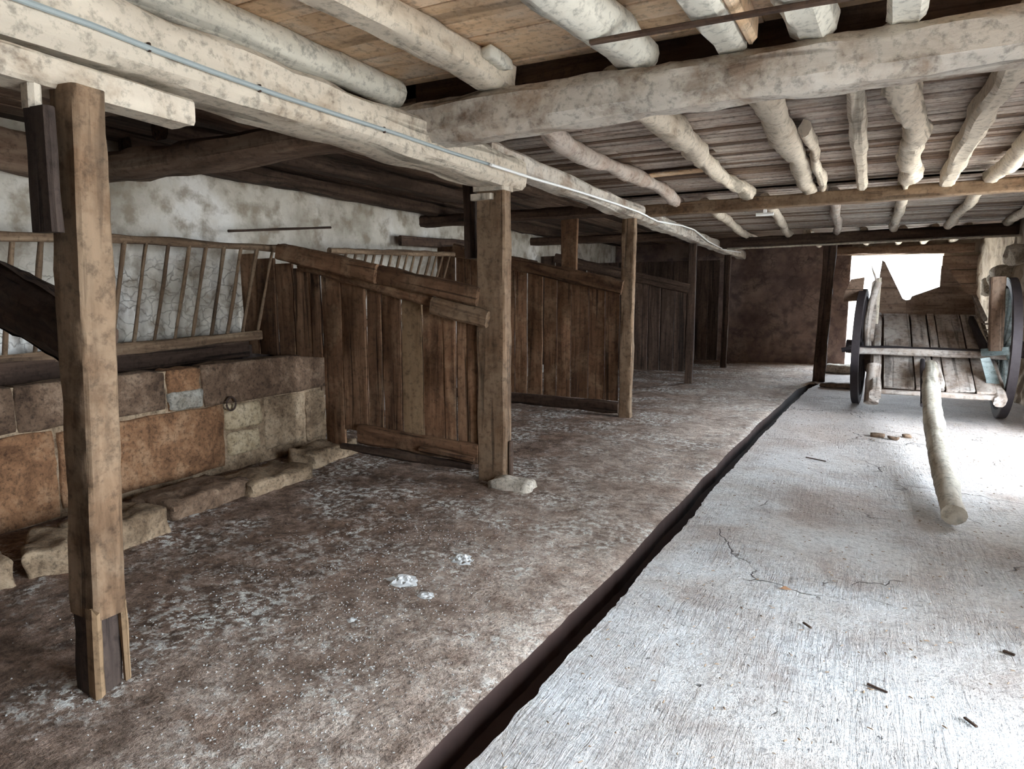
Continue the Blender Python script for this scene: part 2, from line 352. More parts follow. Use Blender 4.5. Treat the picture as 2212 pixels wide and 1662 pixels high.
# ------------------------------------------------------------------ setting: floor, drain, walls
DRL = [(-2.0, -1.08), (1.6, -1.075), (3.0, -1.02), (4.5, -.985), (5.4, -.98), (5.8, -.955), (6.3, -.95), (8.5, -.87), (10.2, -.79), (11.5, -.73), (12.3, -.60)]
def drx(y):
    for (a, xa), (b, xb) in zip(DRL, DRL[1:]):
        if y <= b: return xa + (xb - xa) * (y - a) / (b - a)
    return DRL[-1][1]
def drw(y): return .075 + .02 * noise.noise(V3((y * 1.3, 3, 1))) if y < 12.3 else 0.004
flo = struct(bpy.data.objects.new('floor', None)); COL.objects.link(flo)
ys = np.concatenate([np.arange(-2, 6.5, .03), np.arange(6.5, 16.3, .07)])
def strip(name, mat, side):
    V, F = [], []
    if side < 0: us = np.linspace(0, 1, 130)
    else: us = np.linspace(0, 1, 90)
    for y in ys:
        jag = .012 * noise.noise(V3((y * 9, side * 5, 0))) + .007 * noise.noise(V3((y * 31, side * 5, 2)))
        e = drx(y) + side * drw(y) + (jag * (1.0 if side > 0 else .35))
        end = XL - .1 if side < 0 else XR + .7
        for u in us:
            x = e + (end - e) * u
            amp = (.012 if side < 0 else .006); ed = min(1, abs(x - e) / .1)
            z = amp * ed * (noise.noise(V3((x * 2.5, y * 2.5, side))) + .6 * noise.noise(V3((x * 9, y * 9, side)))) - (.012 if side < 0 else 0) * (1 - min(1, abs(x - e) / .05))
            if side < 0 and x < -3.2: z += .01 * noise.noise(V3((x * 20, y * 20, 3)))
            V.append((x, y, z))
        if side: V.append((e, y, -.16))
    m = len(us) + 1; nu = len(us)
    for i in range(len(ys) - 1):
        for j in range(nu - 1):
            a, b_, c, d = i * m + j, i * m + j + 1, (i + 1) * m + j + 1, (i + 1) * m + j
            F.append((a, b_, c, d) if side > 0 else (a, d, c, b_))
        a, d = i * m, (i + 1) * m; p, q = i * m + nu, (i + 1) * m + nu
        F.append((a, d, q, p) if side > 0 else (a, p, q, d))
    o = mk(name, V, F, mat, flo, None, True, 50); o.data.materials.append(M['drain'])
    mi = [0] * len(F); mi[nu - 1::nu] = [1] * (len(ys) - 1); o.data.polygons.foreach_set('material_index', mi)
    return o
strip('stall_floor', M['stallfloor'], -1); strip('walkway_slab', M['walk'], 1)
V, F = [], []
for i, y in enumerate(ys[::3]):
    for s in (-1.6, -.6, .6, 1.6): V.append((drx(y) + s * .085, y, -.13 - .02 * (abs(s) < 1) + .01 * noise.noise(V3((y * 6, s, 0)))))
    if i:
        for j in range(3): F.append((4 * (i - 1) + j, 4 * (i - 1) + j + 1, 4 * i + j + 1, 4 * i + j))
mk('drain_channel', V, F, M['drain'], flo)
slab('ground_outside', -9, 30, -14, 44, -.4, -.22, M['gravel'])['kind'] = 'structure'

def gridwall(name, fn, nu, nv, mat, parent=None):
    V = [fn(i / nu, j / nv) for i in range(nu + 1) for j in range(nv + 1)]
    F = [(i * (nv + 1) + j, (i + 1) * (nv + 1) + j, (i + 1) * (nv + 1) + j + 1, i * (nv + 1) + j + 1) for i in range(nu) for j in range(nv)]
    return mk(name, V, F, mat, parent, None, True, 60)
def rub(p, a=.02):
    q = V3(p); d, pts = noise.voronoi(q * 3.5); e = min(.25, d[1] - d[0])
    return a * noise.noise(q * 1.2) * 1.5 + a * e * 2.2 + a * .4 * noise.noise(q * 9)
o = struct(gridwall('wall_left', lambda u, v: (XL - .03 + (rub((0, u * 18.2 - 2, v * 2.75), .022 if v < .65 else .009)), u * 18.2 - 2, v * 2.75), 520, 80, M['plaster']))
struct(slab('wall_left_core', XL - .5, XL - .06, -2.3, 16.6, -.2, 3.2, M['plaster']))
# back wall with its doorway
wb = struct(bpy.data.objects.new('wall_back', None)); COL.objects.link(wb)
gridwall('wall_face', lambda u, v: (XL + u * (DX[0] - XL), YB - .03 - rub((u * 5, 30, v * 2.7), .03) * (1 if u < .995 else 0), v * 2.75), 150, 70, M['backwall'], wb)
slab('wall_core', XL - .1, DX[0], YB, YB + .45, -.2, 3.0, M['rightwall'], wb)
slab('wall_pier', DX[1], XR + .5, YB, YB + .45, -.2, 3.0, M['rightwall'], wb)
slab('wall_head', DX[0], DX[1], YB, YB + .45, DZ, 3.0, M['rightwall'], wb)
# horizontal boards closing the part right of the doorway
for i in range(8):
    z = .2 + i * .275
    timber('board', (DX[1] - .02, YB - .06, z), (XR + .05, YB - .06, z), .035, .262, M['cartbrown'], wb, n=4, rough=.006, ch=.004)
# right wall in piers between the openings
wr = struct(bpy.data.objects.new('wall_right', None)); COL.objects.link(wr)
def pier(y0, y1):
    nu = max(6, int((y1 - y0) / .05)); 
    gridwall('wall_face', lambda u, v: (XR - rub((60, y0 + u * (y1 - y0), v * 2.7), .05) - .05 * (noise.noise(V3((1, (y0 + u * (y1 - y0)) * .8, v * 2)))) + .03, y1 - u * (y1 - y0), v * 2.75), nu, 60, M['rightwall'], wr)
    slab('wall_core', XR + .04, XR + .5, y0, y1, -.2, 3.0, M['rightwall'], wr)
pier(DA[1], DB[0]); pier(DB[1], YB)
slab('wall_core', XR + .02, XR + .5, -2.3, DA[0], -.2, 3.0, M['dark'], wr)
for a, b_ in (DA, DB): slab('wall_head', XR + .02, XR + .5, a, b_, 2.36, 3.0, M['rightwall'], wr)
struct(slab('wall_front', XL - .3, XR + .5, -2.4, -2.0, -.2, 3.0, M['dark']))
for k, (yy, L_, lab) in enumerate(((DA[0] + .02, 2.5, 'south'), (DB[1] - .02, 2.3, 'north'))):
    dr = struct(bpy.data.objects.new('door_%d' % (k + 1), None)); COL.objects.link(dr)      # added unseen leaf, open at a right angle to block slanting sky light
    for i in range(int(L_ / .25)):
        plank('door_plank', (XR + .55 + i * .25, yy, -.15), (XR + .55 + i * .25, yy, 2.3), .04, .244, M['ceil_grey'], dr, up=(1, 0, 0), n=3)
    for z in (.3, 1.9): timber('door_ledge', (XR + .5, yy + .04, z), (XR + .4 + L_, yy + .04, z), .03, .14, M['ceil_dark'], dr, n=3)
# stones that stick out of the right wall beyond the cart
for (a, b_, c, s) in ((1.90, 12.6, 1.75, (.30, .55, .34)), (1.92, 13.6, 1.62, (.26, .45, .3)), (1.93, 11.9, 2.05, (.2, .5, .3)), (1.93, 12.4, 1.42, (.22, .6, .22))):
    block('stone', (a, b_, c), s, M['st_pale'], wr, r=.08, rough=.05, sub=6)

# ------------------------------------------------------------------ ceiling: every board a part
ce = struct(bpy.data.objects.new('ceiling', None)); COL.objects.link(ce)
def boards(y0, y1, wd, z, mats, gap=.006, x0=-2.88, x1=2.1, slope=0):
    y = y0; k = 0
    while y < y1 - .02:
        w_ = min(wd * random.uniform(.85, 1.15), y1 - y)
        cut = [x0] + sorted(random.sample([-1.97 + .02, -1.18, -.5, .3, 1.0], 1)) + [x1]
        for a, b_ in zip(cut, cut[1:]):
            zz = z + slope * (y - y0) + random.uniform(-.004, .004)
            timber('ceiling_board', (a + .002, y + w_ / 2, zz), (b_ - .002, y + w_ / 2, zz), w_ - gap, .025, random.choice(mats), ce, sec=8, n=4, rough=.003, ch=.003)
        y += w_
boards(-1.0, 3.66, .20, 2.80, [M['ceil_orange']])
boards(3.70, 8.1, .112, 2.71, [M['ceil_grey']] * 4 + [M['ceil_dark']], .012, slope=-.005)
boards(8.1, 12.7, .125, 2.64, [M['ceil_grey']] * 2 + [M['ceil_dark']], .012, slope=-.005)
boards(12.7, 16.0, .14, 2.66, [M['ceil_dark']], .01)
timber('fascia_board', (-2.6, 3.70, 2.72), (2.05, 3.70, 2.72), .03, .20, M['dark'], ce, n=20)
x = XL - .05
while x < -2.98:      # boards over the stalls run lengthways
    w_ = random.uniform(.17, .24)
    for a, b_ in ((-1.0, 3.0), (3.0, 7.7), (7.7, 12.4), (12.4, 16.0)):
        zz = 2.70 + random.uniform(-.01, .01)
        timber('stall_ceiling_board', (x + w_ / 2, a, zz), (x + w_ / 2, b_, zz), w_ - .01, .028, random.choice([M['ceil_dark'], M['dark']]), ce, n=4, rough=.003, ch=.003)
    x += w_
struct(slab('roof_slab', XL - .6, XR + .9, -2.5, 16.6, 3.0, 3.15, M['dark']))
struct(slab('ceiling_backing', XL - .1, XR + .1, -2.2, 16.0, 2.86, 2.9, M['dark']))

# ------------------------------------------------------------------ big timbers
def one(o, label, cat, group=None): return tag(o, label, cat, group)
one(timber('main_beam', (-2.50, -1.2, 2.335), (-2.50, 4.78, 2.385), .30, .235, M['cream'], sec=16, rough=.016, ch=.03, bend=(.0, .015), n=60), 'long cream beam on the nearest stall post, grey conduit pinned along it', 'beam')
one(timber('main_beam', (-2.47, 4.25, 2.475), (-2.42, 16.0, 2.37), .20, .16, M['beam'], sec=16, rough=.012, ch=.025, wave=.03, n=80), 'far length of the long beam over the stall posts, spliced beyond the second post', 'beam')
one(timber('cross_beam', (-2.66, 3.56, 2.49), (2.1, 3.56, 2.53), .26, .235, M['beam'], sec=16, rough=.018, ch=.055, n=90), 'thick knotty whitish cross beam, nearest of the crossing beams', 'beam')
one(timber('cross_beam', (-2.40, 8.05, 2.47), (2.1, 7.85, 2.50), .16, .13, M['post'], sec=16, rough=.008, ch=.01, n=40), 'brown squared middle cross beam under the pale joists', 'beam')
one(timber('cross_beam', (-2.35, 12.9, 2.42), (2.1, 12.3, 2.45), .18, .18, M['dark'], sec=16, rough=.012, ch=.02, n=40), 'dark cross beam carried by the free-standing post before the doorway', 'beam')
one(timber('edge_batten', (-2.2, 12.75, 2.315), (2.05, 12.18, 2.34), .05, .03, M['cream'], n=20), 'thin pale batten along the underside of the farthest cross beam', 'batten')
one(timber('door_lintel', (-.7, 15.80, 2.40), (1.9, 15.80, 2.40), .16, .16, M['ceil_dark'], sec=16, rough=.02, ch=.02), 'brown timber lintel over the bright doorway', 'lintel')
# stall cross timbers
one(timber('stall_tie_beam', (-5.4, 2.95, 2.36), (-2.6, 3.12, 2.41), .30, .17, M['ceil_dark'], sec=16, rough=.02, ch=.04, bend=(0, -.04), n=30), 'dark rough tie beam running from the white wall over the nearest stall', 'beam')
one(timber('stall_tie_beam', (-5.4, 7.75, 2.47), (-2.5, 7.75, 2.47), .2, .14, M['dark'], sec=16, rough=.015, ch=.03), 'dark tie beam over the second plank partition', 'beam')
one(timber('stall_tie_beam', (-5.4, 11.2, 2.45), (-2.5, 11.2, 2.45), .2, .14, M['dark'], sec=16, rough=.015, ch=.03), 'dark tie beam over the third plank partition', 'beam')
one(timber('wall_plate', (-5.15, 3.4, 2.60), (-5.15, 12, 2.62), .16, .16, M['dark'], sec=16, rough=.015, ch=.03), 'dark lengthways timber along the top of the white wall', 'beam')
one(timber('stall_purlin', (-3.35, 1.9, 2.60), (-3.0, 7.7, 2.56), .16, .12, M['ceil_dark'], sec=16, rough=.015, ch=.03), 'brown lengthways timber under the stall ceiling beside the cream beam', 'beam')
one(timber('stall_purlin', (-4.3, 3.1, 2.58), (-4.1, 7.7, 2.60), .18, .13, M['dark'], sec=16, rough=.015, ch=.03), 'dark lengthways timber under the stall ceiling halfway to the wall', 'beam')
one(timber('wall_timber', (-5.25, 2.1, 2.47), (-5.25, 2.98, 2.42), .22, .26, M['ceil_dark'], sec=16, rough=.02, ch=.03), 'stubby brown timber on top of the white wall behind the nearest post', 'timber')

# joists, bay 1
G1 = 'pale joists above the nearest cross beam'
def joist(kind, a, b_, w_, h_, mat, label, group, **kw):
    f = log if kind == 'log' else timber
    if kind == 'log': o = log('joist', a, b_, w_, mat, h=h_, **kw)
    else: o = timber('joist', a, b_, w_, h_, mat, sec=16, rough=kw.pop('rough', .012), ch=kw.pop('ch', .025), **kw)
    return one(o, label, 'joist', group)
joist('log', (-2.76, -1, 2.70), (-2.66, 3.55, 2.705), .18, .175, M['white'], 'round white log joist nearest the long cream beam', G1, n=50, wave=.02, rough=.012)
joist('sq', (-2.12, -1, 2.70), (-1.93, 3.60, 2.70), .17, .155, M['cream'], 'cream squared joist with a dark side, second from the long beam', G1, n=50)
joist('log', (-1.40, -1, 2.70), (-1.12, 3.62, 2.705), .23, .18, M['white'], 'broad white peeled joist with a rod across its end', G1, n=50, wave=.04, rough=.02)
joist('sq', (-.83, -1, 2.70), (-.63, 3.56, 2.70), .15, .16, M['white'], 'white angular joist beside a narrow tan one', G1, n=50)
joist('sq', (-.60, 1.5, 2.71), (-.535, 3.50, 2.71), .06, .14, M['ceil_orange'], 'narrow tan joist tucked beside the white angular one', G1, n=20, rough=.006)
joist('sq', (-.50, -1, 2.70), (-.27, 3.55, 2.70), .20, .175, M['white'], 'white hewn joist, fifth from the long beam, end squared off', G1, n=50, rough=.02, ch=.05)
joist('sq', (0.0, -1, 2.70), (.10, 3.5, 2.70), .15, .16, M['white'], 'white joist whose end just shows at the top edge near the right', G1, n=50)
joist('sq', (.75, -1, 2.70), (.85, 3.5, 2.70), .16, .16, M['white'], 'white joist over the right end of the nearest cross beam', G1, n=50)
block('joist_packing', (-1.83, 3.35, 2.73), (.08, .26, .07), M['white'], None, r=.02, rough=.02); tag(bpy.context.scene.objects['joist_packing'], 'small chipped white block beside the cream squared joist end', 'packing block')
rd0, rd1 = Z(1275, 92, 2.595), Z(1760, 6, 2.595)
one(timber('thin_rod', rd0, rd0 + (rd1 - rd0) * 2.6, .035, .02, M['dark'], n=16, rough=.003, ch=.004), 'thin dark rod nailed across the undersides of the white joists', 'rod')
# bay 2
G2 = 'crooked pale joists between the nearest and the middle cross beam'
joist('log', (-2.03, 3.62, 2.60), (-1.96, 8.15, 2.585), .13, .13, M['ceil_grey'], 'rough greyish joist closest to the long beam, behind the knotty cross beam', G2, wave=.10, rough=.02, n=50)
joist('log', (-1.24, 3.62, 2.60), (-1.17, 8.12, 2.585), .15, .16, M['cream'], 'pale joist with a broken step along its right side', G2, wave=.06, rough=.03, n=50)
joist('log', (-.56, 3.62, 2.60), (-.55, 8.1, 2.585), .20, .15, M['cream'], 'widest pale joist, split into two at its far end', G2, wave=.05, rough=.02, n=50, taper=.75)
joist('log', (-.42, 5.2, 2.61), (-.40, 8.12, 2.595), .08, .12, M['cream'], 'thin pale pole hugging the widest pale joist', G2, wave=.04, rough=.02)
joist('sq', (-.10, 3.62, 2.60), (-.05, 8.15, 2.585), .10, .13, M['cream'], 'straight slim pale joist in the middle of the middle bay', G2, n=40)
joist('log', (.13, 3.62, 2.60), (.30, 8.1, 2.585), .15, .16, M['cream'], 'lumpy pale joist with a knot near its far end', G2, wave=.10, rough=.035, n=50)
joist('sq', (.58, 3.62, 2.60), (.70, 8.05, 2.585), .13, .15, M['cream'], 'pale joist with a dark left side slanting toward the cart', G2, wave=.06, n=50)
joist('log', (1.10, 3.62, 2.60), (1.05, 8.0, 2.585), .14, .14, M['cream'], 'dim pale joist at the right edge of the middle bay', G2, wave=.1, rough=.02, n=50)
joist('log', (1.62, 3.62, 2.60), (1.58, 8.0, 2.585), .14, .14, M['cream'], 'pale joist against the right wall in the middle bay', G2, wave=.06, n=40)
for (px, a, b_) in ((-1.95, -1.95, 0), (-.33, -.33, 0), (.78, .78, 0)):
    pass
# bay 3
G3 = 'joists of the far bay, beyond the middle cross beam'
lab3 = ['first', 'second', 'third', 'fourth', 'fifth', 'sixth']
for i, (a, b_) in enumerate(((-1.70, -1.86), (-1.02, -1.18), (-.33, -.40), (.34, .41), (1.02, 1.14), (1.68, 1.86))):
    joist('log', (a, 8.1, 2.55), (b_, 12.7, 2.535), .12, .12, M['cream'] if i != 2 else M['ceil_grey'], 'pale far-bay joist beyond the brown middle beam, %s counted from the stalls' % lab3[i], G3, wave=.05, rough=.012)
for i, a in enumerate((-1.9, -.9, .0, .55, 1.0, 1.45)):
    joist('log', (a, 12.9, 2.56), (a + .05, 15.8, 2.55), .13, .13, M['cream'], 'pale joist of the last bay above the doorway, %s counted from the stalls' % lab3[i], 'joists of the last bay', wave=.05, rough=.012)
# diagonal lath patches under bay 2 boards
one(timber('loose_batten', (-1.95, 6.7, 2.645), (-1.25, 6.62, 2.645), .16, .02, M['ceil_orange'], n=4, rough=.003), 'loose tan board under the ceiling between the first two joists of the middle bay', 'board')

# ------------------------------------------------------------------ posts
PY = [1.37, 4.54, 7.73, 11.3, 14.25]
def post(y, x0, x1, ztop, label, mat, extra=None, thick=.13, group='stall posts in a row'):
    t = thing('stall_post', ((x0 + x1) / 2, y, 0), label, 'post', group)
    timber('shaft', ((x0 + x1) / 2, y, .0), ((x0 + x1) / 2, y, ztop), thick, x1 - x0, mat, t, up=(1, 0, 0), sec=16, rough=.008, ch=.012, n=36)
    return t
p1 = thing('stall_post', (-2.43, 1.37, 0), 'nearest stall post, big brown squared timber rotted at its foot', 'post', 'stall posts in a row')
timber('shaft', (-2.432, 1.375, .30), (-2.350, 1.400, 2.135), .125, .165, M['post'], p1, up=(1, 0, 0), sec=16, rough=.008, ch=.012, n=40, taper=.9)
timber('foot_splinter', (-2.395, 1.325, .0), (-2.378, 1.325, .34), .035, .06, M['pale_plank'], p1, up=(1, 0, 0), rough=.008, endj=.03)
timber('foot_splinter', (-2.375, 1.425, .02), (-2.37, 1.425, .34), .022, .04, M['pale_plank'], p1, up=(1, 0, 0), rough=.006, endj=.03)
timber('rotten_core', (-2.455, 1.373, .0), (-2.445, 1.375, .34), .11, .125, M['rot'], p1, up=(1, 0, 0), rough=.012, n=6)
timber('cleat_board', (-2.375, 1.285, 1.66), (-2.365, 1.285, 2.05), .04, .135, M['rot'], p1, up=(1, 0, 0), rough=.006)
timber('cleat_block', (-2.405, 1.285, 2.05), (-2.40, 1.285, 2.13), .04, .06, M['cream'], p1, up=(1, 0, 0), rough=.006)
one(timber('corbel', (-2.42, .95, 2.175), (-2.455, 1.87, 2.175), .15, .10, M['cream'], sec=16, rough=.008, ch=.012), 'short cream corbel block lying between the nearest post and the long beam', 'corbel')
p2 = post(PY[1], -2.63, -2.385, 2.235, 'second stall post with a stepped pale cap block, foot splintered', M['post'])
timber('cap_block', (-2.51, 4.53, 2.235), (-2.51, 4.53, 2.31), .16, .27, M['cream'], p2, up=(1, 0, 0), rough=.005, n=3)
timber('cap_block', (-2.56, 4.455, 2.17), (-2.56, 4.455, 2.215), .05, .18, M['cream'], p2, up=(1, 0, 0), rough=.004, n=3)
timber('side_cleat', (-2.72, 4.58, 1.75), (-2.74, 4.58, 2.40), .10, .09, M['dark'], p2, up=(1, 0, 0), rough=.01)
timber('foot_splinter', (-2.37, 4.56, 0), (-2.37, 4.56, .33), .06, .02, M['dark'], p2, up=(1, 0, 0), rough=.004)
p3 = post(PY[2], -2.53, -2.375, 2.40, 'third stall post, slim and grey-brown with a split foot', M['post'], thick=.10)
p4 = post(PY[3], -2.56, -2.43, 2.38, 'fourth stall post, dark with a pale edge', M['dark'], thick=.07)
p5 = post(PY[4], -2.50, -2.38, 2.33, 'fifth and farthest stall post before the back wall', M['dark'], thick=.07)
t = thing('door_post', (-.52, 12.6, 0), 'dark free-standing post at the end of the drain before the doorway', 'post')
timber('shaft', (-.56, 12.62, 0), (-.50, 12.62, 2.33), .10, .19, M['dark'], t, up=(1, 0, 0), sec=16, rough=.012, ch=.015, n=24)
block('footing_stone', (-2.28, 4.42, .02), (.34, .2, .09), M['st_pale'], None, r=.03, rough=.04, sub=6)
tag(bpy.data.objects['footing_stone'], 'pale crumbling footing stone beside the second post foot', 'stone')
# heavy sloping rail on the nearest post
one(timber('stall_rail', (-2.52, 1.50, 1.26), (-3.9, 1.53, 1.68), .14, .25, M['dark'], sec=16, rough=.02, ch=.06, n=24), 'heavy dark rail sloping down to the nearest post at the left edge', 'rail')

# ------------------------------------------------------------------ plank partitions
def partition(a, b_, edges, tops, bots, mats, label, rails, t_=.028):
    """a: post end, b_: wall end (ground points); edges: x along plane of plank joints, at post to wall"""
    A, B = V3((a[0], a[1], 0)), V3((b_[0], b_[1], 0)); d = (B - A); L = d.length; d.normalize(); nrm = V3((d.y, -d.x, 0))
    if nrm.y > 0: nrm = -nrm
    root = thing('plank_partition', tuple(A), label, 'partition', 'plank partitions between the stalls')
    for i in range(len(edges) - 1):
        s0, s1 = edges[i], edges[i + 1]; m = (s0 + s1) / 2; w_ = (s1 - s0) - .014
        base = A + d * m + nrm * random.uniform(-.004, .012)
        timber('plank', base + V3((0, 0, bots(m))), base + V3((0, 0, tops(m))) + d * random.uniform(-.012, .012), t_, w_, mats(i), root, up=tuple(d), n=7, rough=.006, ch=.004, twist=random.uniform(-.06, .06))
    for (nm, s0, z0, s1, z1, hgt, th, off, mat) in rails:
        timber(nm, A + d * s0 + V3((0, 0, z0)) + nrm * off, A + d * s1 + V3((0, 0, z1)) + nrm * off, th, hgt, mat, root, n=24, rough=.012, ch=.02, sec=16)
    return root
A1, B1 = (-2.62, 4.53), (-5.33, 4.62)
def s1_(px, py): p = PL(px, py, A1, B1); return (p - V3((A1[0], A1[1], p.z))).length
e = [0.02] + sorted(s1_(px, 750) for px in (1012, 988, 962, 915, 868, 828, 795, 742, 700)) + [1.80, 2.02, 2.24, 2.50, 2.72]
def top1(s): return 1.30 + .215 * s
def bot1(s): return .27 if s < 1.40 else (.10 if s < 1.72 else .905)
mm = {4: M['pale_plank'], 3: M['plank'], 0: M['plank']}
partition(A1, B1, e, top1, bot1, lambda i: M['pale_plank'] if i == 4 else (M['plank2'] if i % 3 == 1 else M['plank']), 'first plank partition with one paler board, between the second post and the trough',
    [('top_rail', -.02, 1.45, 1.3, 1.70, .15, .12, .04, M['plank']), ('top_rail', .95, 1.64, 2.1, 1.86, .16, .13, .07, M['plank']),
     ('nailed_rail', .30, 1.38, 1.9, 1.74, .09, .04, .045, M['plank']), ('cleat', -.12, 1.28, .40, 1.385, .13, .06, .09, M['post']),
     ('bottom_rail', .0, .21, 1.25, .25, .17, .05, .04, M['plank']), ('bottom_rail', .05, .10, 1.45, .12, .07, .07, .05, M['dark']), ('skirting_rail', .02, .17, .55, .20, .05, .04, .08, M['plank'])])
A2, B2 = (-2.52, 7.72), (-5.33, 7.85)
partition(A2, B2, [.02, .2, .42, .66, .86, 1.05, 1.28, 1.46, 1.68, 1.9, 2.15, 2.4, 2.7], lambda s: 1.52 + .24 * s, lambda s: .2, lambda i: M['plank'],
    'second plank partition, reddish brown, behind the first one', [('top_rail', -.02, 1.56, 2.4, 2.08, .17, .06, .05, M['plank']), ('bottom_rail', .0, .12, 2.5, .14, .14, .06, .04, M['dark'])])
timber('upright_board', (-3.22, 7.76, 1.70), (-3.22, 7.76, 2.42), .04, .22, M['plank'], bpy.data.objects['plank_partition.001'], up=(1, 0, 0))
A3, B3 = (-2.55, 11.3), (-5.33, 11.3)
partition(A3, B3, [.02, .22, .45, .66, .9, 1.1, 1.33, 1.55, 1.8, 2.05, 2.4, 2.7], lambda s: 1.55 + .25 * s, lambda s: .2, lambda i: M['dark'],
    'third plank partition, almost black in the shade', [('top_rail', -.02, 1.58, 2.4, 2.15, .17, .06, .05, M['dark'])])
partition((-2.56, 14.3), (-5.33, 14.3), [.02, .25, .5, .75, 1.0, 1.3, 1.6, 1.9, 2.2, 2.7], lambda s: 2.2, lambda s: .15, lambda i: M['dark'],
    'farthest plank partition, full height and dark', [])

# ------------------------------------------------------------------ hay racks
def rack(y0, y1, label, step, zt, zb, xt=-4.85, xb=-5.15, slant=.02):
    t = thing('hay_rack', (xb, y0, 0), label, 'hay rack', 'hay racks on the white wall')
    log('top_rail', (xt, y0, zt), (xt - .02, y1, zt + .10), .065, M['rung'], t, wave=.03, n=40)
    timber('bottom_rail', (xb, y0, zb), (xb + .05, y1, zb + .13), .07, .09, M['rung'], t, rough=.01, n=30)
    y = y0 + .12; k = 0
    while y < y1 - .05:
        u = (y - y0) / (y1 - y0)
        log('rung', (xb + .02, y + slant, zb + .13 * u), (xt, y, zt + .10 * u), .027 + .006 * random.random(), M['rung'], t, n=10, rough=.004, wave=.02)
        y += step * random.uniform(.9, 1.08)
    return t
rack(.6, 4.62, 'nearest hay rack with slanting rungs above the stone trough', .185, 1.80, .96)
rack(5.3, 7.7, 'second hay rack, showing above the first plank partition', .16, 1.92, 1.1)
one(timber('wall_stick', (-5.18, 4.35, 2.05), (-4.95, 5.45, 2.17), .03, .025, M['dark'], n=10, rough=.004), 'thin dark stick propped behind the top rail of the nearest hay rack', 'stick')
one(timber('wall_board', (-5.22, 7.0, 2.16), (-5.1, 8.6, 2.20), .05, .13, M['dark'], n=10, rough=.01), 'dark board on the wall above the second hay rack', 'board')
one(timber('wall_board', (-5.22, 9.6, 2.0), (-5.2, 11.0, 2.02), .05, .16, M['dark'], n=10, rough=.01), 'dark board on the wall above the second partition', 'board')

# ------------------------------------------------------------------ stone trough: blocks as parts
TX = -4.59
tr = thing('stone_trough', (TX, 3.0, 0), 'long stone block trough under the nearest hay rack', 'trough')
def tb(y0, y1, z0, z1, mat, proud=.0, r=.022, dx=.16):
    block('stone_block', (TX - dx / 2 + proud, (y0 + y1) / 2, (z0 + z1) / 2), (dx, y1 - y0 - .012, z1 - z0 - .010), M[mat], tr, r=r, rough=.016, sub=8)
tb(.9, 2.2, .60, .915, 'st_brown', .01); tb(2.2, 3.22, .60, .91, 'st_brown'); tb(3.22, 3.52, .585, .91, 'st_orange', .004); tb(3.22, 3.53, .58, .74, 'st_grey', .02)
tb(3.53, 4.92, .57, .92, 'st_brown', .01, dx=.17)
tb(.9, 2.42, .0, .60, 'st_orange', .005); tb(2.42, 3.72, .05, .585, 'st_orange', .012, .03)
tb(3.72, 4.13, .33, .57, 'st_yellow', .012, .05); tb(3.73, 4.10, .12, .33, 'st_yellow', .008, .05); tb(4.14, 4.62, .10, .575, 'st_tan', .006, .03); tb(4.63, 4.91, .08, .565, 'st_tan', 0)
slab('trough_bed', -5.33, TX - .155, .9, 4.95, .0, .58, M['rot'], tr)
slab('mortar', TX - .145, TX - .02, .9, 4.9, .0, .895, M['st_tan'], tr)
slab('trough_back', -5.33, -5.24, .9, 5.2, .5, .99, M['rot'], tr)
slab('trough_end', -5.26, TX - .01, 4.86, 4.93, .5, .90, M['st_brown'], tr)
timber('trough_back_board', (-5.10, .9, .90), (-5.12, 4.45, .97), .05, .16, M['dark'], tr, n=20, rough=.01)
pr = X(494, 872, TX + .02)
o = tube('iron_ring', [pr + V3((.03, math.sin(a) * .045, math.cos(a) * .055)) for a in np.linspace(0, 2 * math.pi, 20)], .008, M['iron'], tr)
kb = thing('kerb', (-4.1, 3.0, 0), 'low rough stone kerb on the floor along the foot of the trough', 'kerb')
def kerb(pf0, pf1, h_, wd, mat):
    a, b_ = Z(*pf0), Z(*pf1); c = (a + b_) / 2; L = (b_ - a).length; ang = math.atan2(b_.y - a.y, b_.x - a.x)
    perp = V3((-math.sin(ang), math.cos(ang), 0)); c = c + perp * wd / 2
    block('kerb_stone', (c.x, c.y, h_ / 2 - .02), (L - .01, wd, h_ + .04), M[mat], kb, r=.022, rough=.032, rz=ang, sub=10)
kerb((50, 1255), (160, 1235), .14, .45, 'st_tan'); kerb((240, 1205), (372, 1150), .17, .42, 'st_tan')
kerb((374, 1128), (548, 1066), .12, .42, 'st_brown'); kerb((548, 1076), (680, 1030), .10, .42, 'st_tan'); kerb((680, 1012), (775, 978), .13, .30, 'st_tan')
kerb((-90, 1300), (40, 1262), .14, .45, 'st_tan')

# ------------------------------------------------------------------ conduit and cable
cp = [(60, 5), (200, 55), (320, 103), (460, 155), (600, 205), (730, 248), (860, 290), (970, 328), (1060, 356)]
t = thing('conduit', (-2.3, 1.2, 2.34), 'grey plastic conduit pinned along the side of the long cream beam', 'conduit')
pts = [X(px, py, -2.335) for px, py in cp]; pts = [pts[0] + (pts[0] - pts[1]) * 3] + pts
tube('pipe', pts, .011, M['pvc'], t)
for px, py in ((322, 102), (560, 190), (830, 281)):
    q = X(px, py, -2.335); block('clip', q, (.018, .014, .034), M['iron'], t, r=.006, rough=.003, sub=2)
cp = [(1060, 356), (1150, 385), (1250, 414), (1330, 440), (1380, 458), (1420, 478), (1475, 488), (1500, 497), (1530, 522), (1565, 540), (1600, 545)]
pts = [X(px, py, -2.31) for px, py in cp]
one(tube('electric_cable', pts, .011, M['cable']), 'thin white cable sagging along the far length of the long beam', 'cable')
t = thing('lamp_bracket', tuple(Y(1652, 462, 7.8)), 'small white lamp bracket under the brown middle cross beam', 'lamp')
